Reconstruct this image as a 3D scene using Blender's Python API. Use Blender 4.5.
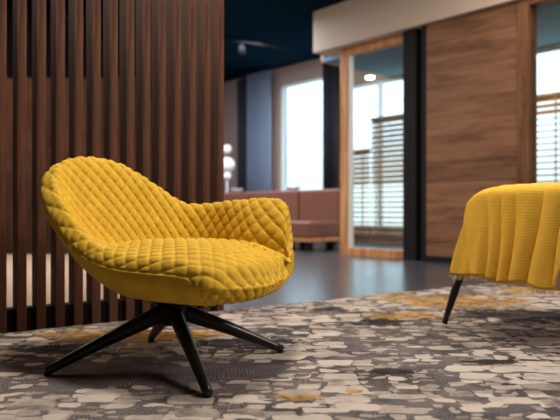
import bpy, math, random
import numpy as np
from mathutils import Vector, Matrix
random.seed(4)
PI = math.pi
scene = bpy.context.scene
for o in list(bpy.data.objects):
    bpy.data.objects.remove(o)

# ------------------------------------------------------------------ camera
cam = bpy.data.cameras.new('camera'); cam_ob = bpy.data.objects.new('camera', cam)
scene.collection.objects.link(cam_ob)
cam_ob.location = (0, 0, .5); cam_ob.rotation_euler = (PI/2, 0, 0)
cam.sensor_width = 36; cam.lens = 620/560*36; cam.clip_start = .05; cam.clip_end = 200
cam.dof.use_dof = True; cam.dof.focus_distance = 1.92; cam.dof.aperture_fstop = 2.5
scene.camera = cam_ob

# ------------------------------------------------------------------ world, lights, exposure
world = bpy.data.worlds.new('sky'); scene.world = world; world.use_nodes = True
wt = world.node_tree; bg = wt.nodes['Background']; bg.inputs[1].default_value = 2.3
_tc = wt.nodes.new('ShaderNodeTexCoord'); _sp = wt.nodes.new('ShaderNodeSeparateXYZ'); _rp = wt.nodes.new('ShaderNodeValToRGB')
wt.links.new(_tc.outputs['Generated'], _sp.inputs[0]); wt.links.new(_sp.outputs[2], _rp.inputs[0]); wt.links.new(_rp.outputs[0], bg.inputs[0])
_rp.color_ramp.elements[0].position = .03; _rp.color_ramp.elements[0].color = (.46,.56,.58,1)     # hazy trees and street below
_rp.color_ramp.elements[1].position = .16; _rp.color_ramp.elements[1].color = (.60,.82,1.0,1)

def area(name, loc, target, sx, sy, power, col):
    l = bpy.data.lights.new(name, 'AREA'); l.shape = 'RECTANGLE'; l.size = sx; l.size_y = sy
    l.energy = power; l.color = col
    o = bpy.data.objects.new(name, l); scene.collection.objects.link(o)
    o.location = loc
    o.rotation_euler = (Vector(target)-Vector(loc)).to_track_quat('-Z', 'Y').to_euler()
    return o
area('window_daylight', (2.7, 1.0, 2.5), (-.2, 2.1, .4), 1.0, .9, 62, (1.0, .93, .85))
area('ceiling_lamp', (-.1, 2.2, 2.9), (-.2, 2.2, 0), .45, .45, 46, (1.0, .90, .78))
area('ceiling_lamp', (1.9, 4.1, 2.92), (1.9, 4.3, 0), 1.2, 1.2, 26, (1.0, .86, .70))
area('lounge_fill', (-1.2, 8.2, 2.85), (-1.2, 8.6, 0), 2.5, 2.5, 170, (.78, .86, 1.0))  # added overhead fill panel boosting the cool light in the lounge
area('office_fill', (2.6, 6.6, 2.42), (2.55, 6.55, 0), 1.2, 1.2, 40, (1.0, .88, .70))  # added overhead fill panel, tinted warm to keep the blinds brown
area('corridor_lamp', (-2.6, 5.0, 2.9), (-2.6, 5.0, 0), 1.6, 1.0, 110, (1.0, .82, .64))
vs = scene.view_settings
vs.view_transform = 'Standard'; vs.look = 'None'; vs.gamma = 1; vs.use_curve_mapping = False
vs.exposure = 0.45

# ------------------------------------------------------------------ material helpers
def srgb(r, g, b):
    f = lambda c: (c/255/12.92) if c/255 <= .04045 else ((c/255+.055)/1.055)**2.4
    return (f(r), f(g), f(b), 1)
def mat(name, col=(.5,.5,.5,1), rough=.6, metal=0, **kw):
    m = bpy.data.materials.new(name); m.use_nodes = True
    p = m.node_tree.nodes['Principled BSDF']
    p.inputs['Base Color'].default_value = col; p.inputs['Roughness'].default_value = rough
    p.inputs['Metallic'].default_value = metal
    for k, v in kw.items(): p.inputs[k.replace('_', ' ')].default_value = v
    return m
def N(m, t, **kw):
    n = m.node_tree.nodes.new(t)
    for k, v in kw.items(): setattr(n, k, v)
    return n
def L(m, a, b): m.node_tree.links.new(a, b)
def pbsdf(m): return m.node_tree.nodes['Principled BSDF']
def ramp(m, stops, interp='LINEAR'):
    r = N(m, 'ShaderNodeValToRGB'); cr = r.color_ramp; cr.interpolation = interp
    while len(cr.elements) < len(stops): cr.elements.new(.5)
    for e, (p, c) in zip(cr.elements, stops): e.position = p; e.color = c
    return r
def mathn(m, op, a, b=None):
    n = N(m, 'ShaderNodeMath', operation=op)
    for i, v in enumerate((a, b)):
        if v is None: continue
        if isinstance(v, (int, float)): n.inputs[i].default_value = v
        else: L(m, v, n.inputs[i])
    return n.outputs[0]
def mixc(m, f, a, b):
    n = N(m, 'ShaderNodeMix', data_type='RGBA')
    if isinstance(f, (int, float)): n.inputs[0].default_value = f
    else: L(m, f, n.inputs[0])
    for i, v in ((6, a), (7, b)):
        if isinstance(v, tuple): n.inputs[i].default_value = v
        else: L(m, v, n.inputs[i])
    return n.outputs[2]
def coords(m, scale=(1,1,1), rot=(0,0,0)):
    t = N(m, 'ShaderNodeTexCoord'); mp = N(m, 'ShaderNodeMapping')
    mp.inputs['Scale'].default_value = scale; mp.inputs['Rotation'].default_value = rot
    L(m, t.outputs['Object'], mp.inputs[0]); return mp.outputs[0]
def noise(m, vec, scale, detail=3, rough=.5, dist=0):
    n = N(m, 'ShaderNodeTexNoise'); n.inputs['Scale'].default_value = scale
    n.inputs['Detail'].default_value = detail; n.inputs['Roughness'].default_value = rough
    n.inputs['Distortion'].default_value = dist; L(m, vec, n.inputs['Vector']); return n.outputs['Fac']
def bump(m, h, strength=.3, dist=.01):
    b = N(m, 'ShaderNodeBump'); b.inputs['Strength'].default_value = strength
    b.inputs['Distance'].default_value = dist; L(m, h, b.inputs['Height'])
    L(m, b.outputs[0], pbsdf(m).inputs['Normal'])

def wood(name, c0, c1, c2, stretch, rough=.5, plank=None, axis=2, seed=0., spec=.15):
    """c0 dark grain, c1 mid, c2 light; stretch = mapping scale (small along the grain)"""
    m = mat(name, c1, rough)
    v = coords(m, stretch)
    off = N(m, 'ShaderNodeVectorMath', operation='ADD'); L(m, v, off.inputs[0]); off.inputs[1].default_value = (seed, seed*.7, seed*.3)
    v = off.outputs[0]
    n1 = noise(m, v, 2.2, 6, .6, .6); n2 = noise(m, v, 9, 4, .6, .2)
    f = mathn(m, 'ADD', mathn(m, 'MULTIPLY', n1, .7), mathn(m, 'MULTIPLY', n2, .3))
    r = ramp(m, [(.34, c0), (.5, c1), (.64, c2)]); L(m, f, r.inputs[0])
    col = r.outputs[0]
    if plank:
        t = N(m, 'ShaderNodeTexCoord'); sep = N(m, 'ShaderNodeSeparateXYZ'); L(m, t.outputs['Object'], sep.inputs[0])
        q = mathn(m, 'DIVIDE', sep.outputs[axis], plank)
        w = N(m, 'ShaderNodeTexWhiteNoise', noise_dimensions='1D'); L(m, mathn(m, 'FLOOR', q), w.inputs['W'])
        tint = mathn(m, 'ADD', mathn(m, 'MULTIPLY', w.outputs[0], .35), .78)
        vm = N(m, 'ShaderNodeVectorMath', operation='SCALE'); L(m, col, vm.inputs[0]); L(m, tint, vm.inputs['Scale'])
        fr = mathn(m, 'FRACT', q); g = mathn(m, 'LESS_THAN', fr, .03)
        col = mixc(m, mathn(m, 'MULTIPLY', g, .6), vm.outputs[0], (.02,.012,.008,1))
    L(m, col, pbsdf(m).inputs['Base Color'])
    bump(m, n2, .12, .004); pbsdf(m).inputs['Specular IOR Level'].default_value = spec
    return m

# ------------------------------------------------------------------ mesh helpers
class MB:
    def __init__(s): s.v = []; s.f = []
    def add(s, vs, fs):
        n = len(s.v); s.v += [tuple(p) for p in vs]; s.f += [tuple(i+n for i in f) for f in fs]; return s
    def box(s, o, ex, ey, ez, a, b):
        """box in frame (origin o, axes ex ey ez) between local corners a and b"""
        o = Vector(o); P = []
        for z in (a[2], b[2]):
            for x, y in ((a[0],a[1]),(b[0],a[1]),(b[0],b[1]),(a[0],b[1])):
                P.append(o+ex*x+ey*y+ez*z)
        s.add(P, [(3,2,1,0),(4,5,6,7),(0,1,5,4),(1,2,6,5),(2,3,7,6),(3,0,4,7)]); return s
    def tube(s, path, radii, seg=20, cap=True, squash=None):
        path = [Vector(p) for p in path]; n = len(path); P = []; F = []
        ref = Vector((0,0,1))
        for i, p in enumerate(path):
            t = (path[min(i+1,n-1)]-path[max(i-1,0)]).normalized()
            a = t.cross(ref)
            if a.length < 1e-3: a = t.cross(Vector((1,0,0)))
            a.normalize(); b = a.cross(t).normalized()
            ra, rb = radii[i] if isinstance(radii[i], tuple) else (radii[i], radii[i])
            for k in range(seg):
                th = 2*PI*k/seg; P.append(p + a*ra*math.cos(th) + b*rb*math.sin(th))
        for i in range(n-1):
            for k in range(seg):
                k2 = (k+1) % seg; F.append((i*seg+k, i*seg+k2, (i+1)*seg+k2, (i+1)*seg+k))
        if cap: F.append(tuple(range(seg))[::-1]); F.append(tuple((n-1)*seg+k for k in range(seg)))
        s.add(P, F); return s
    def lathe(s, c, prof, seg=32):
        path = [Vector((c[0], c[1], c[2]+z)) for r, z in prof]
        P = []; F = []
        for (r, z) in prof:
            for k in range(seg):
                th = 2*PI*k/seg; P.append((c[0]+r*math.cos(th), c[1]+r*math.sin(th), c[2]+z))
        for i in range(len(prof)-1):
            for k in range(seg):
                k2 = (k+1) % seg; F.append((i*seg+k, i*seg+k2, (i+1)*seg+k2, (i+1)*seg+k))
        F.append(tuple(range(seg))[::-1]); F.append(tuple((len(prof)-1)*seg+k for k in range(seg)))
        s.add(P, F); return s
    def build(s, name, m, parent=None, bevel=0, smooth=False, sub=0, origin=None):
        if parent is not None: org = wloc(parent)
        elif origin is not None: org = Vector(origin)
        else: org = Vector((0,0,0))
        me = bpy.data.meshes.new(name)
        me.from_pydata([tuple(Vector(p)-org) for p in s.v], [], s.f); me.update()
        me.materials.append(m)
        if smooth: me.polygons.foreach_set('use_smooth', [True]*len(me.polygons))
        o = bpy.data.objects.new(name, me); scene.collection.objects.link(o)
        if parent is not None: o.parent = parent
        elif origin is not None: o.location = org
        if bevel:
            b = o.modifiers.new('bevel', 'BEVEL'); b.width = bevel; b.segments = 3; b.limit_method = 'ANGLE'
        if sub:
            b = o.modifiers.new('subdivision', 'SUBSURF'); b.levels = sub; b.render_levels = sub
        return o
def wloc(o):
    v = Vector((0,0,0))
    while o is not None: v = v + o.location; o = o.parent
    return v
X_, Y_, Z_ = Vector((1,0,0)), Vector((0,1,0)), Vector((0,0,1))
def empty(name, loc, label, cat, group=None):
    o = bpy.data.objects.new(name, None); scene.collection.objects.link(o); o.location = loc
    o.empty_display_size = .1; return tag(o, label, cat, group)
def tag(o, label, cat, group=None):
    o['label'] = label; o['category'] = cat
    if group: o['group'] = group
    return o
def struct(o): o['kind'] = 'structure'; return o

# frames of the building: A runs along the slat screen, B along the glazed wall
aA = math.radians(34); A = Vector((math.cos(aA), math.sin(aA), 0)); AN = Vector((math.sin(aA), -math.cos(aA), 0))
aB = math.radians(-48); B = Vector((math.cos(aB), math.sin(aB), 0)); BN = Vector((-math.sin(aB), math.cos(aB), 0))  # BN points away
O1 = Vector((.376, 7.07, 0))
def tB(px, off=0.):
    """position along the glazed wall plane (moved back by off) of a sight line"""
    k = (px-280)/620; o = O1 + BN*off
    return (k*o.y - o.x)/(B.x - k*B.y)

# ------------------------------------------------------------------ materials
M_floor = wood('grey_oak_floor', srgb(54,54,60), srgb(74,74,80), srgb(92,92,98), (1.2, 14, 1), .24, plank=.16, axis=1, spec=1.0)
M_ceil = mat('midnight_blue_ceiling', (.008,.026,.046,1), 1.0, Specular_IOR_Level=.0)
M_cream = mat('cream_plaster', srgb(204,188,174), .85)
M_lwall = mat('pinkish_beige_plaster', srgb(168,140,124), .9)
M_white = mat('white_paint', (.75,.78,.78,1), .6)
M_walnut = wood('walnut_slat', srgb(40,23,17), srgb(84,52,39), srgb(112,73,55), (9, 9, .5), .75)
M_walnutd = mat('dark_walnut_plate', srgb(16,11,9), .9, Specular_IOR_Level=.1)
M_oakp = wood('oak_panel_boards', srgb(92,62,46), srgb(134,96,74), srgb(150,112,88), (.5, .5, 4), .5, plank=.19, axis=2, seed=3.1)
M_oakf = wood('oak_frame', srgb(150,98,60), srgb(196,140,94), srgb(216,166,122), (8, 8, .8), .45)
M_oakd = wood('shaded_oak_frame', srgb(84,54,38), srgb(122,84,60), srgb(140,102,76), (8, 8, .8), .5)  # oak of the door frame, darkened: shade on this frame put into the colour
M_black = mat('black_lacquer', (.010,.009,.010,1), .7, Specular_IOR_Level=.2)
M_metal = mat('black_powder_coated_metal', (.010,.010,.011,1), .34, .3)
M_backw = wood('brown_wall_veneer', srgb(38,25,19), srgb(62,42,33), srgb(78,55,44), (3, 3, .6), .95)
M_glass = mat('clear_glass', (1,1,1,1), .0)
g = M_glass.node_tree; g.nodes.remove(g.nodes['Principled BSDF'])
tr = N(M_glass,'ShaderNodeBsdfTransparent'); gl = N(M_glass,'ShaderNodeBsdfGlossy'); gl.inputs['Roughness'].default_value = .02
tr.inputs[0].default_value = (.93,.97,.96,1)
mx = N(M_glass,'ShaderNodeMixShader')
mx.inputs[0].default_value = .05; L(M_glass, tr.outputs[0], mx.inputs[1]); L(M_glass, gl.outputs[0], mx.inputs[2])
L(M_glass, mx.outputs[0], g.nodes['Material Output'].inputs[0])
M_blind = wood('wooden_blind_slat', srgb(92,62,40), srgb(140,102,68), srgb(166,126,88), (1, 1, 6), .45)
M_shade = mat('charcoal_curtain', srgb(38,34,42), .9)
M_sheer = mat('grey_sheer_curtain', srgb(150,160,178), .9)
_g = M_sheer.node_tree; _t = N(M_sheer,'ShaderNodeBsdfTranslucent'); _t.inputs[0].default_value = (.72,.78,.86,1); _tp = N(M_sheer,'ShaderNodeBsdfTransparent')
_m1 = N(M_sheer,'ShaderNodeMixShader'); _m1.inputs[0].default_value = .6; _m2 = N(M_sheer,'ShaderNodeMixShader'); _m2.inputs[0].default_value = .28
L(M_sheer, pbsdf(M_sheer).outputs[0], _m1.inputs[1]); L(M_sheer, _t.outputs[0], _m1.inputs[2]); L(M_sheer, _m1.outputs[0], _m2.inputs[1]); L(M_sheer, _tp.outputs[0], _m2.inputs[2])
L(M_sheer, _m2.outputs[0], _g.nodes['Material Output'].inputs[0])
M_terra = mat('terracotta_leather', srgb(118,76,62), .45)
M_beige = mat('beige_upholstery', srgb(200,172,148), .9, Sheen_Weight=.3)

def velvet():
    m = mat('mustard_velvet', (.68,.41,.02,1), .72)
    p = pbsdf(m); p.inputs['Sheen Weight'].default_value = .3; p.inputs['Sheen Roughness'].default_value = .45
    p.inputs['Sheen Tint'].default_value = (1,.72,.22,1); p.inputs['Specular IOR Level'].default_value = .15
    v = coords(m); n = noise(m, v, 14, 3, .5)
    r = ramp(m, [(.3, (.55,.325,.022,1)), (.7, (.67,.41,.035,1))]); L(m, n, r.inputs[0])
    L(m, r.outputs[0], p.inputs['Base Color'])
    bump(m, noise(m, v, 900, 2), .15, .001)
    return m
M_velvet = velvet()
def knit():
    m = mat('mustard_wool', (.80,.465,.04,1), .9); p = pbsdf(m); p.inputs['Sheen Weight'].default_value = .0
    v = coords(m, (1,1,1)); w = N(m, 'ShaderNodeTexWave', wave_type='BANDS', bands_direction='Z')
    w.inputs['Scale'].default_value = 60; w.inputs['Distortion'].default_value = 2; L(m, v, w.inputs['Vector'])
    n = noise(m, v, 160, 3)
    bump(m, mathn(m, 'ADD', w.outputs['Fac'], n), .5, .002)
    return m
M_knit = knit()

def rug_mat():
    m = mat('patchwork_wool_rug', (.3,.25,.22,1), 1.0, Specular_IOR_Level=.1)
    t = N(m, 'ShaderNodeTexCoord')
    base = t.outputs['Object']
    # warp the coordinates so that the tufted blocks have soft irregular edges
    nz = N(m, 'ShaderNodeTexNoise'); nz.inputs['Scale'].default_value = 14; nz.inputs['Detail'].default_value = 1.5; L(m, base, nz.inputs['Vector'])
    sc = N(m, 'ShaderNodeVectorMath', operation='MULTIPLY_ADD'); L(m, nz.outputs['Color'], sc.inputs[0])
    sc.inputs[1].default_value = (.055,.035,0); L(m, base, sc.inputs[2])
    def vor(scale, sx, sy, feat='F1', metric='CHEBYCHEV', rnd=.9):
        mp = N(m, 'ShaderNodeMapping'); mp.inputs['Scale'].default_value = (sx, sy, 0); L(m, sc.outputs[0], mp.inputs[0])
        v = N(m, 'ShaderNodeTexVoronoi', voronoi_dimensions='2D', feature=feat)
        if feat == 'F1':
            v.distance = 'MINKOWSKI'; v.inputs['Exponent'].default_value = 4.5
        v.inputs['Scale'].default_value = scale; v.inputs['Randomness'].default_value = rnd; L(m, mp.outputs[0], v.inputs['Vector']); return v
    vA = vor(7.6, 1, 1.75, rnd=.75); vB = vor(15, 1, 1.6, rnd=.75); vC = vor(28, 1, 1.5, rnd=.8)
    big = noise(m, base, 1.7, 2, .5); dk = noise(m, base, 3.1, 5, .6); fine = noise(m, base, 26, 5, .7); blot = noise(m, base, 8, 4, .65)
    def cell(v):
        s_ = N(m, 'ShaderNodeSeparateColor'); L(m, v.outputs['Color'], s_.inputs[0]); return s_.outputs[0], s_.outputs[1]
    cream = srgb(208,194,184); tan = srgb(158,144,134); dark = srgb(36,33,42); gr = srgb(110,104,110); gr2 = srgb(84,78,82)
    r0 = ramp(m, [(.36, gr2), (.5, gr), (.60, srgb(126,114,110))]); L(m, blot, r0.inputs[0])
    r1 = ramp(m, [(.50, (0,0,0,1)), (.57, (1,1,1,1))]); L(m, mathn(m, 'ADD', mathn(m, 'MULTIPLY', dk, .85), mathn(m, 'MULTIPLY', fine, .15)), r1.inputs[0])
    col = mixc(m, mathn(m, 'MULTIPLY', r1.outputs[0], .8), r0.outputs[0], dark)
    isl = noise(m, base, 9, 6, .75); geo = N(m, 'ShaderNodeNewGeometry')
    def island(cx, cy, rx, ry, wob):
        mp = N(m, 'ShaderNodeVectorMath', operation='SUBTRACT'); L(m, geo.outputs['Position'], mp.inputs[0]); mp.inputs[1].default_value = (cx, cy, 0)
        ms = N(m, 'ShaderNodeVectorMath', operation='MULTIPLY'); L(m, mp.outputs[0], ms.inputs[0]); ms.inputs[1].default_value = (1/rx, 1/ry, 0)
        ln = N(m, 'ShaderNodeVectorMath', operation='LENGTH'); L(m, ms.outputs[0], ln.inputs[0])
        d = mathn(m, 'ADD', ln.outputs['Value'], mathn(m, 'MULTIPLY', mathn(m, 'SUBTRACT', isl, .5), wob))
        r_ = ramp(m, [(.75, (1,1,1,1)), (.95, (0,0,0,1))]); L(m, d, r_.inputs[0]); return r_.outputs[0]
    dens = None
    for c_ in SPARSE:
        i_ = mathn(m, 'MULTIPLY', island(*c_, .6), .38); dens = i_ if dens is None else mathn(m, 'MAXIMUM', dens, i_)
    total = None
    for v, thr, dd, amt in ((vC, .60, .42, .6), (vB, .56, .45, .95), (vA, .61, .43, .95)):
        c0, c1 = cell(v)
        k = mathn(m, 'MULTIPLY', mathn(m, 'GREATER_THAN', mathn(m, 'ADD', c0, mathn(m, 'SUBTRACT', mathn(m, 'MULTIPLY', mathn(m, 'SUBTRACT', big, .5), 1.3), dens)), thr), mathn(m, 'LESS_THAN', v.outputs['Distance'], dd))
        tone = mathn(m, 'ADD', mathn(m, 'MULTIPLY', c1, .45), mathn(m, 'ADD', mathn(m, 'MULTIPLY', blot, .6), mathn(m, 'MULTIPLY', fine, .4)))
        rr = ramp(m, [(.44, srgb(92,82,80)), (.56, tan), (.76, cream), (1.0, srgb(224,210,198))]); L(m, tone, rr.inputs[0])
        col = mixc(m, mathn(m, 'MULTIPLY', k, amt), col, rr.outputs[0])
        total = k if total is None else mathn(m, 'MAXIMUM', total, k)
    col = mixc(m, mathn(m, 'MULTIPLY', fine, .32), col, tan)
    # dark islands, partly painted chair shade, then ochre islands
    for c_ in DARK:
        col = mixc(m, mathn(m, 'MULTIPLY', island(*c_, 3.4), .88), col, srgb(30,27,32))
    rr = ramp(m, [(.38, srgb(112,84,40)), (.5, srgb(200,150,66)), (.66, srgb(206,168,96))]); L(m, fine, rr.inputs[0])
    for c_ in OCHRE:
        col = mixc(m, mathn(m, 'MULTIPLY', island(*c_, 3.0), .72), col, rr.outputs[0])
    # concentric carved lines in the low ground between the raised blocks
    cdist = N(m, 'ShaderNodeTexVoronoi', voronoi_dimensions='2D'); cdist.inputs['Scale'].default_value = 4.3; L(m, sc.outputs[0], cdist.inputs['Vector'])
    s_ = mathn(m, 'SINE', mathn(m, 'ADD', mathn(m, 'MULTIPLY', cdist.outputs['Distance'], 130), mathn(m, 'MULTIPLY', blot, 14)))
    low = mathn(m, 'SUBTRACT', 1.0, total)
    lines = mathn(m, 'MULTIPLY', mathn(m, 'MULTIPLY', mathn(m, 'ADD', s_, 1), .5), low)
    col = mixc(m, mathn(m, 'MULTIPLY', lines, .32), col, srgb(60,54,54))
    pile = noise(m, base, 420, 2, .6)
    col = mixc(m, mathn(m, 'MULTIPLY', pile, .22), col, srgb(70,62,60))
    L(m, col, pbsdf(m).inputs['Base Color'])
    h = mathn(m, 'ADD', total, mathn(m, 'MULTIPLY', pile, .4))
    h = mathn(m, 'ADD', h, mathn(m, 'MULTIPLY', lines, -.35))
    bump(m, h, .9, .008)
    return m
def ground(px, py): d = .5*620/(py-210); return ((px-280)*d/620, d)
OCHRE = [(*ground(118, 338), .34, .14), (*ground(200, 337), .2, .1), (*ground(455, 303), .42, .26), (*ground(405, 318), .22, .12),
         (*ground(300, 402), .07, .03), (*ground(355, 395), .03, .03), (*ground(540, 292), .3, .2), (*ground(395, 297), .2, .1)]
SPARSE = [(*ground(60, 378), .50, .24), (*ground(240, 375), .26, .12)]
DARK = [(*ground(530, 318), .42, .20), (*ground(380, 325), .14, .10), (*ground(60, 352), .16, .08), (*ground(250, 345), .22, .12), (*ground(330, 312), .14, .09), (*ground(490, 365), .10, .05), (*ground(395, 375), .08, .04)]  # charcoal blocks; some also carry painted shade under and beside the chairs
M_rug = rug_mat()

# ================================================================== THE SETTING
H = 3.0
def slab(z0, z1):
    def onn(n, x): return Vector((x, O1.y+(n-BN.x*(x-O1.x))/BN.y, 0))
    poly = [Vector((-8,-3,0)), Vector((9,-3,0)), onn(2.5, 9), onn(2.5, -8)]
    n = len(poly); m_ = MB(); m_.v = [p+Z_*z0 for p in poly]+[p+Z_*z1 for p in poly]
    m_.f = [tuple(range(n))[::-1], tuple(range(n, 2*n))]+[(i, (i+1)%n, n+(i+1)%n, n+i) for i in range(n)]
    return m_
struct(slab(-.1, 0).build('floor', M_floor))
struct(slab(H, H+.1).build('ceiling', M_ceil))
# closed sides behind and beside the camera
struct(MB().box((0,0,0), X_, Y_, Z_, (-8,-3.1,0), (9,-3,H)).build('wall_front', M_cream))
struct(MB().box((0,0,0), X_, Y_, Z_, (-8.1,-3,0), (-8,20.2,H)).build('wall_left', M_cream))
struct(MB().box((0,0,0), X_, Y_, Z_, (9,-3,0), (9.1,1.0,H)).build('wall_right', M_cream))
# partition behind the slat screen: brown veneer below, black above
struct(MB().box((0,7.0,0), X_, Y_, Z_, (-8,0,0), (-1.6,.12,2.0)).build('wall_behind_screen', M_backw))
struct(MB().box((0,7.0,0), X_, Y_, Z_, (-8,-.02,2.0), (-1.6,.14,H)).build('trim_1', mat('matte_black_paint', (.004,.004,.005,1), 1.0, Specular_IOR_Level=0)))
pale_sheet_o = Vector((-.6, 3.2, 0))

# far lounge wall with its window, parallel to the glazed wall
O2 = Vector((0, 10.93, 0))
def t2(px): k = (px-280)/620; return (k*O2.y)/(B.x-k*B.y)
def z2(px, py): t = t2(px); return .5+(210-py)*(O2+B*t).y/620
w0, w1, zb, zt = t2(279), t2(327.5), .76, 2.70
fw = MB()
fw.box(O2, B, BN, Z_, (-12.5,0,0), (w0,.2,H)); 
v0, v1 = t2(344), t2(620)
fw.box(O2, B, BN, Z_, (w1,0,0), (v0,.2,H)); fw.box(O2, B, BN, Z_, (v1,0,0), (13.5,.2,H))
fw.box(O2, B, BN, Z_, (v0,0,0), (v1,.2,.22)); fw.box(O2, B, BN, Z_, (v0,0,2.45), (v1,.2,H))
fw.box(O2, B, BN, Z_, (t2(425),0,.22), (t2(505),.2,2.45))
fw.box(O2, B, BN, Z_, (w0,0,0), (w1,.2,zb)); fw.box(O2, B, BN, Z_, (w0,0,zt), (w1,.2,H))
struct(fw.build('wall_back', M_lwall))
wf = MB(); e = .05
wf.box(O2, B, BN, Z_, (w0,.05,zb), (w0+e,.11,zt)); wf.box(O2, B, BN, Z_, (w1-e,.05,zb), (w1,.11,zt))
wf.box(O2, B, BN, Z_, (w0,.05,zb), (w1,.11,zb+e)); wf.box(O2, B, BN, Z_, (w0,.05,zt-e), (w1,.11,zt))
wf = struct(wf.build('window_1', M_white))
MB().box(O2, B, BN, Z_, (w0+e,.07,zb+e), (w1-e,.08,zt-e)).build('window_pane', M_glass, wf)
MB().box(O2, B, BN, Z_, (w0-.03,-.06,zb-.03), (w1+.03,.05,zb)).build('window_sill', M_white, wf)

rb_pts = [(-.80, 3.17), (-1.7, 6.9), (-6.5, 6.9), (-6.5, -.6), (-3.5, 1.35)]
rbm = MB(); rbm.v = [(x, y, z) for z in (0, .010) for x, y in rb_pts]; nb = len(rb_pts)
rbm.f = [tuple(range(nb))[::-1], tuple(range(nb, 2*nb))]+[(i, (i+1)%nb, nb+(i+1)%nb, nb+i) for i in range(nb)]
rbm.v = [rbm.v[i] for i in range(2*nb)]
tag(rbm.build('rug', mat('pale_lit_floor_tint', srgb(158,138,124), .95), origin=pale_sheet_o), 'added pale beige sheet standing in for the lit floor behind the room divider', 'rug')  # added sheet; the brightness of the lit floor is put into its colour
# glazed office wall: header, oak door frame, black post, oak boards, second glazing
tl, tdo, tpo, tpa = tB(337), tB(340,.12), tB(403,.06), tB(427,.06)
tw0, tw1 = tB(517,.04), tB(560)+1.2
hz0, hz1 = 2.29, 2.76
struct(MB().box(O1, B, BN, Z_, (0,0,hz0), (6,.34,hz1)).build('trim_2', M_cream, bevel=.004))
struct(MB().box(O1, B, BN, Z_, (tdo,.12,hz1), (6,.2,H)).build('wall_office_top', M_ceil))
# door
dz = hz0
t0, t1 = tdo, tpo-.0
D = .12
fr_ = MB()
fr_.box(O1, B, BN, Z_, (t0,D,0), (t0+.10,D+.10,dz)); fr_.box(O1, B, BN, Z_, (t0+.10,D,dz-.085), (t1,D+.10,dz)); fr_.box(O1, B, BN, Z_, (t0+.10,D,0), (t1,D+.10,.085))
door = struct(fr_.build('door_1', M_oakf, bevel=.003))
ins = MB()
ins.box(O1, B, BN, Z_, (t0+.10,D+.02,.085), (t0+.14,D+.07,dz-.085))
ins.build('door_bead', M_white, door)
MB().box(O1, B, BN, Z_, (t0+.14,D+.04,.085), (t1,D+.05,dz-.085)).build('door_pane', M_glass, door)
# black post with a recessed shadow gap
pm = MB()
pm.box(O1, B, BN, Z_, (tpo,.06,0), (tpo+.15,.22,hz0)); pm.box(O1, B, BN, Z_, (tpo+.15,.12,0), (tpo+.22,.22,hz0)); pm.box(O1, B, BN, Z_, (tpo+.22,.06,0), (tpa,.22,hz0))
struct(pm.build('trim_3', M_black))
struct(MB().box(O1, B, BN, Z_, (tpa,.05,0), (tw0,.2,hz0)).build('wall_oak_boards', M_oakp))
struct(MB().box(O1, B, BN, Z_, (tpa,.042,0), (tw0,.05,.06)).build('baseboard_back', M_black))
# second glazing
fr2 = MB()
fr2.box(O1, B, BN, Z_, (tw0,.04,0), (tw0+.10,.2,hz0)); fr2.box(O1, B, BN, Z_, (tw1-.1,.04,0), (tw1,.2,hz0))
fr2.box(O1, B, BN, Z_, (tw0+.10,.04,0), (tw1-.1,.2,.1)); fr2.box(O1, B, BN, Z_, (tw0+.10,.04,hz0-.06), (tw1-.1,.2,hz0))
win2 = struct(fr2.build('window_2', M_oakd, bevel=.003))
MB().box(O1, B, BN, Z_, (tw0+.10,.11,.1), (tw1-.1,.12,hz0-.06)).build('window_pane', M_glass, win2)
struct(MB().box(O1, B, BN, Z_, (tw1,.04,0), (8,.2,hz0)).build('wall_office_side', M_oakp))
# office behind: its lower blue-grey ceiling; its outer windows are part of the long back wall
oc = 2.46
struct(MB().box(O1, B, BN, Z_, (-.7,.9,oc), (8,2.3,oc+.05)).build('ceiling_office', mat('blue_grey_office_ceiling', (.10,.20,.27,1), .8)))
struct(MB().box(O1, B, BN, Z_, (-.75,.9,oc), (-.7,2.3,H)).build('trim_4', M_lwall))
wf3 = MB(); vlist = [v0, t2(376), t2(425)-.05, t2(505), t2(560), v1-.05]
for q in vlist: wf3.box(O2, B, BN, Z_, (q,.05,.22), (q+.05,.11,2.45))
wf3.box(O2, B, BN, Z_, (v0,.05,.22), (v1,.11,.27)); wf3.box(O2, B, BN, Z_, (v0,.05,2.40), (v1,.11,2.45))
wf3 = struct(wf3.build('window_3', M_white))

# ================================================================== RUG
rug_o = Vector((0, 3.2, 0))
rg = MB().box(rug_o, A, AN, Z_, (-2.6,0,.0), (2.72,4.2,.012))
rug = rg.build('rug', M_rug, bevel=.005)
tag(rug, 'large patchwork rug in beige, taupe, charcoal and ochre blocks under both armchairs', 'rug')

# ================================================================== SLAT SCREEN
S0 = Vector((-.295, 3.04, 0)) + A*.004       # front face line, right end
scr = empty('slat_screen', tuple(S0), 'tall dark walnut slatted room divider standing behind the yellow armchair', 'room divider')
per = .0765; ns = 28; sw = .038; sd = .088
pl = MB().box(S0, A, -AN, Z_, (-per*(ns-1)-.06,.022,0), (.012,sd,.095)); pl.build('bottom_rail', M_walnutd, scr)
MB().box(S0, A, -AN, Z_, (-per*(ns-1)-.06,.022,H-.06), (.012,sd,H)).build('top_rail', M_walnutd, scr)
proto = None
for k in range(ns):
    base = S0 - A*(per*k)
    if proto is None:
        b = MB().box(base, A, -AN, Z_, (-sw/2,0,0), (sw/2,sd,H-.001))
        proto = b.build('slat', M_walnut, scr, bevel=.002)
    else:
        o = proto.copy(); scene.collection.objects.link(o); o.parent = scr; o.location = -A*(per*k)

# ================================================================== ARMCHAIR (mustard, quilted)
CH = Vector((-.35, 2.02, .012))
chair = empty('armchair', tuple(CH), 'mustard yellow quilted velvet swivel armchair with high back sweeping down to one arm', 'armchair')

def P(px, py, d): return ((px-280)*d/620, d, .5-(py-210)*d/620)
Cc = np.array([-.34, 2.0])
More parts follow.
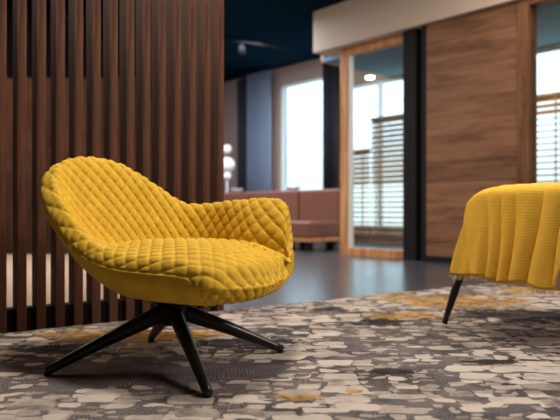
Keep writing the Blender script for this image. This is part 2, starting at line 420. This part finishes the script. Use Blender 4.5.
# rim points all the way round (sight position and depth), wall flag, junction factor, belly radius factor/height, bottom factor
#      px   py   depth wall  fj   belly f, z    bottom f
KEYS = [(209, 273, 1.625, 0, .70, 1.00, .300, .86),
        (180, 265, 1.650, 0, .68, 1.01, .295, .84),
        (148, 262, 1.690, 0, .66, 1.00, .300, .80),
        (116, 258, 1.745, .1, .64, .97, .305, .74),
        ( 92, 249, 1.800, .35, .62, .92, .310, .66),
        ( 72, 234, 1.860, .7, .62, .86, .320, .58),
        ( 56, 213, 1.920, 1, .62, .80, .340, .52),
        ( 45, 190, 1.990, 1, .61, .76, .350, .48),
        ( 45, 171, 2.080, 1, .60, .75, .350, .46),
        ( 60, 159, 2.180, 1, .60, .75, .350, .46),
        ( 86, 157, 2.270, 1, .61, .77, .350, .48),
        (115, 163, 2.345, 1, .63, .80, .345, .50),
        (143, 177, 2.400, 1, .66, .84, .340, .55),
        (166, 191, 2.425, 1, .68, .88, .335, .60),
        (185, 201, 2.430, 1, .70, .90, .330, .62),
        (208, 202, 2.405, 1, .72, .92, .330, .64),
        (236, 199, 2.340, 1, .74, .94, .325, .68),
        (262, 196, 2.275, 1, .76, .95, .320, .72),
        (280, 197, 2.250, 1, .74, .96, .315, .76),
        (288, 203, 2.240, 1, .74, .97, .310, .78),
        (292, 224, 2.240, 1, .74, .97, .300, .80),
        (293, 254, 2.150, .2, .74, .98, .295, .82),
        (290, 263, 2.090, 0, .74, 1.00, .290, .85),
        (284, 268, 1.970, 0, .74, 1.01, .290, .88),
        (275, 271, 1.870, 0, .74, 1.01, .290, .90),
        (262, 272, 1.770, 0, .72, 1.02, .290, .90),
        (238, 274, 1.685, 0, .70, 1.02, .295, .89)]
DIRS = {262: (-.5,-.87), 280: (-.35,-.94), 288: (-.1,-.99), 292: (-.14,-.99)}
def controls(k):
    px, py, d, w, fj, fb, zb_, fbot = k
    x, y, z = P(px, py+3*w if d > 1.95 else py, d); x -= .006*(px > 285)
    dv = np.array([x, y])-Cc; r = np.hypot(*dv); u = dv/r
    zbot = .241
    def at(rr, zz): return [Cc[0]+u[0]*rr, Cc[1]+u[1]*rr, zz]
    wall = [(0,.25), (r*fbot*.55,zbot+.002), (r*fbot,zbot+.012), (r*fb,zb_), (r+.002,z-.045), (r-.022,z), (r-.052,z-.016),
            (r*fj+(r-.06-r*fj)*.60, z-.03+(.355-(z-.03))*.50), (r*fj,.350), (r*fj*.72,.386), (0,.400)]
    open_ = [(0,.25), (r*fbot*.55,zbot), (r*fbot,zbot+.004), (r*fb-.002,zb_-.012), (r+.004,z-.034), (r-.014,z), (r-.050,z+.014),
             (r-.10,z+.024), (r*fj-.03,.381), (r*fj*.5,.396), (0,.400)]
    out = [at(*(np.array(a)*w+np.array(b)*(1-w))) for a, b in zip(wall, open_)]
    if px == 293:
        for i, (o_, dz_) in zip((5, 6, 7, 8), ((.014, -.002), (.045, -.008), (.085, -.013), (.125, -.018))):
            out[i] = [x-.16*o_, y-.99*o_, z+dz_]
        q9 = Cc+(np.array(out[8][:2])-Cc)*.66; out[9] = [q9[0], q9[1], .388]
    if px in DIRS and d > 2:
        n_ = np.array(DIRS[px])
        for i, (o_, zf) in zip((5, 6, 7, 8), ((.022, 0), (.060, .18), (.095, .55), (.115, 1.))):
            q_ = dv + Cc + n_*o_
            out[i] = [q_[0], q_[1], z*(1-zf)+.325*zf]
        q9 = Cc+(np.array(out[8][:2])-Cc)*.66; out[9] = [q9[0], q9[1], .388]
    return out
CP = np.array([controls(k) for k in KEYS])            # nk x 11 x 3
WK = np.array([k[3] for k in KEYS], float)
nk, npf = CP.shape[0], CP.shape[1]
def cr(p0, p1, p2, p3, t):
    return .5*((2*p1)+(-p0+p2)*t+(2*p0-5*p1+4*p2-p3)*t*t+(-p0+3*p1-3*p2+p3)*t**3)
def per_eval(arr, s):
    i = int(math.floor(s)); t = s-i; g = lambda j: arr[j % nk]
    return cr(g(i-1), g(i), g(i+1), g(i+2), t)
# uniform arc length round the rim
ss = np.linspace(0, nk, 1500, endpoint=False); ring = np.array([per_eval(CP, s)[5] for s in ss])
dl = np.linalg.norm(np.roll(ring, -1, 0)-ring, axis=1); cum = np.concatenate([[0], np.cumsum(dl)]); PER = cum[-1]
NS, NT = 620, 330
tgt = np.linspace(0, PER, NS, endpoint=False); sval = np.interp(tgt, cum, np.concatenate([ss, [nk]]))
G = np.zeros((NS, NT, 3)); TAU = np.zeros((NS, NT)); BL = np.zeros((NS, NT)); RHO = np.zeros((NS, NT)); AL = np.zeros((NS, NT)); WW = np.zeros(NS)
tt = np.linspace(0, npf-1, 500)
for a_, s in enumerate(sval):
    cp = per_eval(CP, s); WW[a_] = np.clip(per_eval(WK, s), 0, 1)
    ext = np.vstack([cp[0]*2-cp[1], cp, cp[-1]*2-cp[-2]])
    ii = np.minimum(np.floor(tt).astype(int), npf-2); f = (tt-ii)[:, None]
    pts = cr(ext[ii], ext[ii+1], ext[ii+2], ext[ii+3], f)
    l = np.concatenate([[0], np.cumsum(np.linalg.norm(np.diff(pts, axis=0), axis=1))])
    # skip density on the underside
    wgt = np.where(tt < 2, .25, 1.0); lw = np.concatenate([[0], np.cumsum(np.diff(l)*wgt[1:])])
    q = np.linspace(0, lw[-1], NT)
    for c in range(3): G[a_, :, c] = np.interp(q, lw, pts[:, c])
    TAU[a_] = np.interp(q, lw, tt); al = np.interp(q, lw, l); AL[a_] = al
    BL[a_] = np.interp(8, tt, l) - al                      # length up from the junction
    RHO[a_] = l[-1]-al
# light smoothing across columns is implicit in the spline
# the seat itself is one convex pad that fills the shell and rolls over the front lip
_th = np.radians([-180, -140, -115, -94, -68, -52, -38, -22, 0, 13.5, 28, 40, 60, 90, 130, 180])
_rd = np.array([.27, .27, .275, .31, .405, .392, .369, .352, .36, .385, .37, .34, .315, .30, .28, .27])
offx, offy = G[..., 0]-Cc[0], G[..., 1]-Cc[1]
rho_ = np.hypot(offx, offy)/np.interp(np.arctan2(offy, offx), _th, _rd)
zd = .402-.072*np.clip(rho_, 0, 1.25)**3.2
kz = .007; hmix = np.clip(.5+.5*(zd-G[..., 2])/kz, 0, 1)
zmax = G[..., 2]*(1-hmix)+zd*hmix+kz*hmix*(1-hmix)
selz = np.clip((TAU-4.6)/.6, 0, 1)
G[..., 2] = G[..., 2]*(1-selz)+zmax*selz
du = np.roll(G, -1, 0)-np.roll(G, 1, 0); dv = np.gradient(G, axis=1)
Nn = np.cross(du, dv); Nn /= np.maximum(np.linalg.norm(Nn, axis=2, keepdims=True), 1e-9)
# orient outward: at the rim the normal should point up
if Nn[NS//2, int(NT*.0)+2, 2] > 0: Nn = -Nn
S = np.tile(sval[:, None], (1, NT)); ACC = np.tile(tgt[:, None], (1, NT))
nW = round(PER/.050); Wd = PER/nW
Hd = .058
def puff(a, b):
    u1 = a+b; u2 = a-b
    c = np.abs(np.sin(PI*u1))*np.abs(np.sin(PI*u2))
    return 1-(1-c)**2.6
wallp = puff(ACC/Wd, BL/Hd)
ang = np.arctan2(G[..., 1]-Cc[1], G[..., 0]-Cc[0]); rot = math.radians(40)
px_ = RHO*np.cos(ang+rot); py_ = RHO*np.sin(ang+rot)
seatp = puff(px_/.054, py_/.046)
sm = lambda x, a, b: (lambda t: t*t*(3-2*t))(np.clip((x-a)/(b-a), 0, 1))
isw = sm(np.tile(WW[:, None], (1, NT)), .25, .45) * (1-sm(TAU, 7.7, 8.1))
pat = wallp*isw + seatp*(1-isw)
# seam: inside of it the cover is quilted, outside (near flank, outer back, underside) it is plain
sk = np.where(S > nk/2, S-nk, S)                        # 0 at the near front corner, negative along the front
front = 1-sm(sk, -.15, .75)                              # 1 along front
armend = sm(S, 17.5, 19.0)                               # arm end is quilted to the bottom as well
fr_mask = np.where(S > nk/2, armend, front)
ts = 4.15 - fr_mask*2.35
inside = sm(TAU, ts, ts+.12)
disp = .0066*(pat*inside) 
seam = np.exp(-((TAU-ts)/.07)**2)
disp = disp*(1-.35*(1-sm(TAU, 4.8, 5.6))*(1-fr_mask)) - .004*seam + .0045*(1-inside)*sm(TAU, 1.5, 2.2)
G2 = G + Nn*disp[..., None]
V = [tuple(p) for p in G2[:, 1:-1].reshape(-1, 3)]
nt = NT-2
F = []
for i in range(NS):
    i2 = (i+1) % NS
    for j in range(nt-1):
        F.append((i*nt+j, i2*nt+j, i2*nt+j+1, i*nt+j+1))
cb = len(V); V.append((Cc[0], Cc[1], .25)); ct = len(V); V.append(tuple(G2[:, -2].mean(0)))
for i in range(NS):
    i2 = (i+1) % NS
    F.append((i*nt, cb, i2*nt)); F.append((i2*nt+nt-1, ct, i*nt+nt-1))
m_ = MB(); m_.v = V; m_.f = F
shell = m_.build('upholstered_shell', M_velvet, chair, smooth=True)
# swivel base
hub = Vector((CH.x, CH.y, 0))
hm = MB().lathe(hub, [(.035,.128),(.044,.134),(.050,.150),(.052,.186),(.060,.200),(.105,.214),(.125,.222),(.125,.236)], 40)
hm.build('swivel_hub', M_metal, chair, smooth=True)
def onrug(px, py): d = .486*620/(py-210); return Vector(((px-280)*d/620, d, 0))
feet = [onrug(46,375), onrug(208,397), onrug(282,352), onrug(151,341)]
for f_ in feet:
    f_ = Vector((f_.x, f_.y, .024)); d = (f_-hub); d.z = 0; n = d.length; d.normalize()
    path = []; rad = []
    for i in range(15):
        q = i/14
        r_ = .02 + (n-.02)*q
        z = .172*(1-q)**1.0 + .024*q + .004*math.sin(PI*q)
        path.append(hub + d*r_ + Z_*z)
        rad.append((.025-.012*q, .029-.016*q))
    lg = MB().tube(path, rad, 18)
    lo = lg.build('leg', M_metal, chair, smooth=True)
    MB().lathe((f_.x-d.x*.006, f_.y-d.y*.006, 0), [(.010,.0125),(.012,.014),(.012,.022),(.008,.026)], 16).build('foot_glide', M_black, lo, smooth=True)

# ================================================================== SECOND ARMCHAIR (beige) with the throw
PA = Vector((.712, 2.62, 0)); e1 = Vector((.447,-.894,0)).normalized(); e2 = Vector((.894,.447,0)).normalized()
Lp, Lq = .66, .80
ch2 = empty('armchair', (1.3, 2.55, .012), 'beige upholstered armchair with black tapered legs under the yellow throw', 'armchair')
def rbox(mb, p0, p1, q0, q1, z0, z1, taper=0., n=4, m=4):
    """soft box: superellipse loft in the chair frame"""
    pc, qc = (p0+p1)/2, (q0+q1)/2; hp, hq = (p1-p0)/2, (q1-q0)/2; P_ = []; F_ = []
    rows = 20; seg = 56
    for i in range(rows+1):
        fi = -PI/2+PI*i/rows
        zz = math.copysign(abs(math.sin(fi))**(2/6), math.sin(fi)); rr = max(abs(math.cos(fi)), 1e-4)**(2/6)
        z = (z0+z1)/2+(z1-z0)/2*zz
        tp = 1-taper*(zz+1)/2
        for k in range(seg):
            th = 2*PI*k/seg; c, s_ = math.cos(th), math.sin(th)
            a = math.copysign(abs(c)**(2/5), c)*rr; b = math.copysign(abs(s_)**(2/5), s_)*rr
            P_.append(PA+e1*(pc+a*hp*tp)+e2*(qc+b*hq)+Z_*z)
    for i in range(rows):
        for k in range(seg): k2 = (k+1) % seg; F_.append((i*seg+k, i*seg+k2, (i+1)*seg+k2, (i+1)*seg+k))
    mb.add(P_, F_); return mb
rbox(MB(), -.005, Lp, .0, .12, .215, .578, .30).build('backrest', M_beige, ch2, smooth=True)
rbox(MB(), .0, Lp, .02, Lq, .225, .35).build('seat_base', M_beige, ch2, smooth=True)
rbox(MB(), .09, Lp-.09, .11, Lq, .31, .42).build('seat_cushion', M_beige, ch2, smooth=True)
rbox(MB(), .0, .10, .06, Lq-.04, .24, .46).build('armrest', M_beige, ch2, smooth=True)
rbox(MB(), Lp-.10, Lp, .06, Lq-.04, .24, .46).build('armrest', M_beige, ch2, smooth=True)
for (p, q, sp, sq) in ((.03,.05,-1,-1), (Lp-.05,.05,1,-1), (.05,Lq-.06,-1,1), (Lp-.05,Lq-.06,1,1)):
    top = PA+e1*p+e2*q+Z_*.26; bot = PA+e1*(p+sp*.055)+e2*(q+sq*.05)+Z_*.017
    MB().tube([bot, bot.lerp(top,.5), top], [.011,.016,.021], 18).build('leg', M_metal, ch2, smooth=True)

# throw draped over the backrest
def throw():
    prof = []                                     # (q, z, length hanging outside)
    zt_ = .600
    for i in range(8): prof.append((.145, .38+i*.022))
    for i in range(13):
        th = PI*i/12; prof.append((.06+.085*math.cos(th), .547+.046*math.sin(th)))
    for i in range(1, 34): prof.append((-.026-.022*(i/33), .545-.341*i/33))
    prof = np.array(prof); nv = len(prof); nu = 260
    P_ = []; F_ = []
    rnd = random.Random(3)
    folds = [(.055,.022,.8), (.15,.03,1.2), (.235,.02,1.0), (.31,.026,1.3), (.385,.02,.9), (.455,.032,1.3), (.53,.022,1.), (.60,.02,1.)]
    for i in range(nu+1):
        u = i/nu
        for j, (q, z) in enumerate(prof):
            h = max(0, (j-16)/(nv-17))             # 0 at top, 1 at hem
            p = (.72-.13*max(0,h))*u
            p += (.165 - .055*h**.8)*(1-u)             # left border slants outwards towards the hem
            ph = p/.082+.28*math.sin(p*19)+.22*math.sin(h*2.8+p*9)
            o = (.010+.022*h)*abs(math.sin(PI*ph))**.7 * (1 if j > 12 else .4)
            o += .0012*math.sin(p*95+3*h)*(.4+h) 
            zz = z + (.046 + .006*math.sin(p*31) - .012*u)*h - .045*math.exp(-max(0,p-.16)/.04)*(1-h)**3*(1 if p > .1 else 1)
            if j <= 20: zz += .3*o
            nrm = 1 if j > 14 else -.4
            P_.append(PA+e1*p+e2*(q-(o+.010)*nrm)+Z_*zz)
    for i in range(nu):
        for j in range(nv-1): F_.append((i*nv+j, (i+1)*nv+j, (i+1)*nv+j+1, i*nv+j+1))
    mb = MB(); mb.add(P_, F_)
    hem = [P_[i*nv+nv-1] for i in range(nu+1)]
    return mb, hem
tmb, hem = throw()
th_o = tmb.build('throw_blanket', M_knit, smooth=True, origin=(PA+Z_*.6))
so = th_o.modifiers.new('thickness', 'SOLIDIFY'); so.thickness = .006; so.offset = 0
tag(th_o, 'mustard yellow wool throw with fringed hem hanging in folds over the beige armchair', 'throw blanket')
fm = MB()
for i in range(1, len(hem)-1, 2):
    a = Vector(hem[i]); fl = .012+random.random()*.010
    dx = (random.random()-.5)*.012
    fm.tube([a+Z_*.003, a+e1*dx*.5-Z_*fl*.5, a+e1*dx-Z_*fl], [.0016,.0014,.0009], 5)
fo = fm.build('fringe', mat('pale_fringe_wool', srgb(214,190,160), .9), th_o); fo['kind'] = 'stuff'

# ================================================================== BLINDS behind the office glazing
def blind(t0, t1, ztop, zdense, zbot, label, step=.074):
    off = -.10
    root = empty('venetian_blind', tuple(O2+B*((t0+t1)/2)+BN*off), label, 'blind', 'wooden venetian blinds on the outer windows')
    MB().box(O2, B, BN, Z_, (t0,off-.03,ztop), (t1,off+.03,ztop+.04)).build('top_rail', M_blind, root)
    MB().box(O2, B, BN, Z_, (t0,off-.028,zbot-.02), (t1,off+.028,zbot)).build('bottom_rail', M_blind, root)
    z = zbot+.03; zs = []
    while z < ztop-.01: zs.append(z); z += step
    for z in zs:
        dense = z >= zdense; a = math.radians(60 if dense else 26)
        u = BN*math.cos(a)+Z_*math.sin(a); w = Z_*math.cos(a)-BN*math.sin(a)
        MB().box(O2+BN*off+Z_*z, B, u, w, (t0,-.034,-.0015), (t1,.034,.0015)).build('slat', M_blind, root)
    nc = max(2, int((t1-t0)/.6)+1)
    for k in range(nc):
        t = t0+.12+(t1-t0-.24)*k/(nc-1)
        c = O2+B*t+BN*(off-.037)
        MB().box(c, B, BN, Z_, (-.007,-.001,zbot), (.014,.001,ztop+.04)).build('ladder_tape', M_blind, root)
        MB().box(O2+B*t+BN*off, B, BN, Z_, (-.002,-.002,ztop+.04), (.002,.002,2.45)).build('lift_cord', M_white, root)
    return root
tm = t2(375)
blind(v0+.06, tm-.01, 1.38, .86, .14, 'short brown wooden blind seen through left part of the oak framed glass door')
blind(tm+.01, t2(425), 1.83, .86, .14, 'taller brown wooden blind seen through the glass door beside the black post')
blind(t2(505), v1+.05, 1.83, 1.62, .14, 'brown wooden blind seen through the glazing right of the oak board wall')

# ceiling lights of the office
def recessed(px, py, zc, label):
    d = 620*(zc-.5)/(210-py); x = (px-280)*d/620
    o = MB().lathe((x, d, zc-.02), [(.055,0),(.062,.004),(.062,.019)], 32).build('downlight', mat('lamp_glow', (1,1,1,1), .5, Emission_Color=(1,.93,.8,1), Emission_Strength=12), origin=(x,d,zc-.02))
    tag(o, label, 'ceiling light')
recessed(370, 77, oc, 'round recessed ceiling light seen through the glass door')

# ================================================================== FAR LOUNGE
def curtain(t0, t1, z0, z1, off, m, label, waves):
    mb = MB(); n = 160; P_ = []; F_ = []
    for i in range(n+1):
        t = t0+(t1-t0)*i/n; o = off+.035*math.sin(2*PI*waves*i/n)+.01*math.sin(2*PI*waves*2.3*i/n)
        P_.append(O2+B*t-BN*o+Z_*z0); P_.append(O2+B*t-BN*(o*1.0)+Z_*z1)
    for i in range(n): F_.append((2*i, 2*i+2, 2*i+3, 2*i+1))
    mb.add(P_, F_); o = mb.build('curtain', m, smooth=True, origin=O2+B*((t0+t1)/2)+Z_*z0)
    s = o.modifiers.new('thickness', 'SOLIDIFY'); s.thickness = .004
    return tag(o, label, 'curtain')
curtain(t2(245), t2(260), .02, 2.93, .16, M_shade, 'dark charcoal curtain hanging farthest left of the bright window', 5)
curtain(t2(259), t2(281), .02, 2.93, .26, M_sheer, 'grey sheer curtain at the left edge of the bright window', 6)
curtain(t2(330.5), t2(343.5), .02, 2.93, .16, M_shade, 'dark charcoal curtain at the right edge of the bright window', 4)

# low bench sofas in front of the window
O4 = O2 - BN*1.6
def t4(px): k = (px-280)/620; return (k*O4.y-O4.x)/(B.x-k*B.y)
spans = [(214, 250), (251, 300), (301, 341)]
names = ['terracotta leather bench sofa leftmost in the far lounge', 'terracotta leather bench sofa between two others in the far lounge', 'terracotta leather bench sofa nearest the glass door in the far lounge']
for (a, b), lab in zip(spans, names):
    t0, t1 = t4(a), t4(b)
    root = empty('bench_sofa', tuple(O4+B*((t0+t1)/2)), lab, 'sofa', 'terracotta bench sofas in the far lounge')
    MB().box(O4, B, -BN, Z_, (t0,.0,.17), (t1,.55,.36)).build('seat', M_terra, root, bevel=.03)
    MB().box(O4, B, -BN, Z_, (t0,-.12,.17), (t1,.04,.765)).build('backrest', M_terra, root, bevel=.03)
    MB().box(O4, B, -BN, Z_, (t0,.0,.12), (t1,.53,.17)).build('base_frame', M_oakf, root)
    for tq in (t0+.12, t1-.12):
        for q in (.06, .45):
            c = O4+B*tq-BN*q
            MB().box(c, B, BN, Z_, (-.05,-.03,0), (.05,.03,.12)).build('leg', M_black, root)
# side table lamp with two globes behind the slat screen edge
c = Vector(((227-280)/620*10.2, 10.2, 0))
lamp = empty('globe_lamp', tuple(c), 'white lamp of stacked globes beside the slatted divider edge', 'lamp')
MB().lathe(c, [(.13,0),(.14,.01),(.13,.025),(.02,.03),(.015,.9),(.015,1.0)], 24).build('lamp_stand', M_white, lamp, smooth=True)
M_globe = mat('opal_glass', (.85,.82,.78,1), .3, Emission_Color=(1,.92,.84,1), Emission_Strength=.05)
for (z, r) in ((1.24,.13), (1.50,.075), (1.06,.075)):
    MB().lathe(c+Z_*z, [(max(.004, r*math.cos(a)), r*math.sin(a)) for a in [-PI/2+PI*i/14 for i in range(15)]], 24).build('globe', M_globe, lamp, smooth=True)
# bowls on top of the sofa backs sill
for px_i, lab in ((262, 'white bowl on the ledge in front of the grey sheer curtain'), (320, 'white bowl on the ledge under the right side of the bright window')):
    t = t2(px_i); cc = O2+B*t-BN*.6
    bo = MB().lathe(cc+Z_*.79, [(.04,0),(.05,.004),(.11,.05),(.13,.085),(.122,.085),(.1,.05),(.04,.012)], 28).build('bowl', M_white, smooth=True, origin=cc+Z_*.79)
    tag(bo, lab, 'bowl')
ld = MB().box(O2, B, -BN, Z_, (t2(214),.42,.0), (t2(342),.80,.79)).build('counter', M_terra, origin=O2+B*t2(280)-BN*.6)
tag(ld, 'long low reddish brown counter under the bright window behind the bench sofas', 'counter')

# ceiling track with spotlight
ra = Vector((*[(222-280)*8.96/620, 8.96], H)); rb = Vector((.154, 9.57, H))
dr = (rb-ra).normalized(); ra2 = ra - dr*1.2
nrm = Vector((-dr.y, dr.x, 0))
track = empty('track_light', tuple((ra+rb)/2), 'black ceiling track with one spotlight on the dark blue ceiling', 'track light')
MB().box(ra2, dr, nrm, Z_, (0,-.02,-.035), ((rb-ra2).length,.02,0)).build('rail', M_black, track)
sp = ra + dr*.32
sph = MB(); sph.tube([sp-Z_*.03, sp-Z_*.10], [.012,.012], 10)
sph.build('spot_arm', M_black, track)
MB().tube([sp-Z_*.08, sp-Z_*.10, sp-Z_*.21+AN*.03], [.03,.045,.05], 20).build('spot_head', M_black, track, smooth=True)
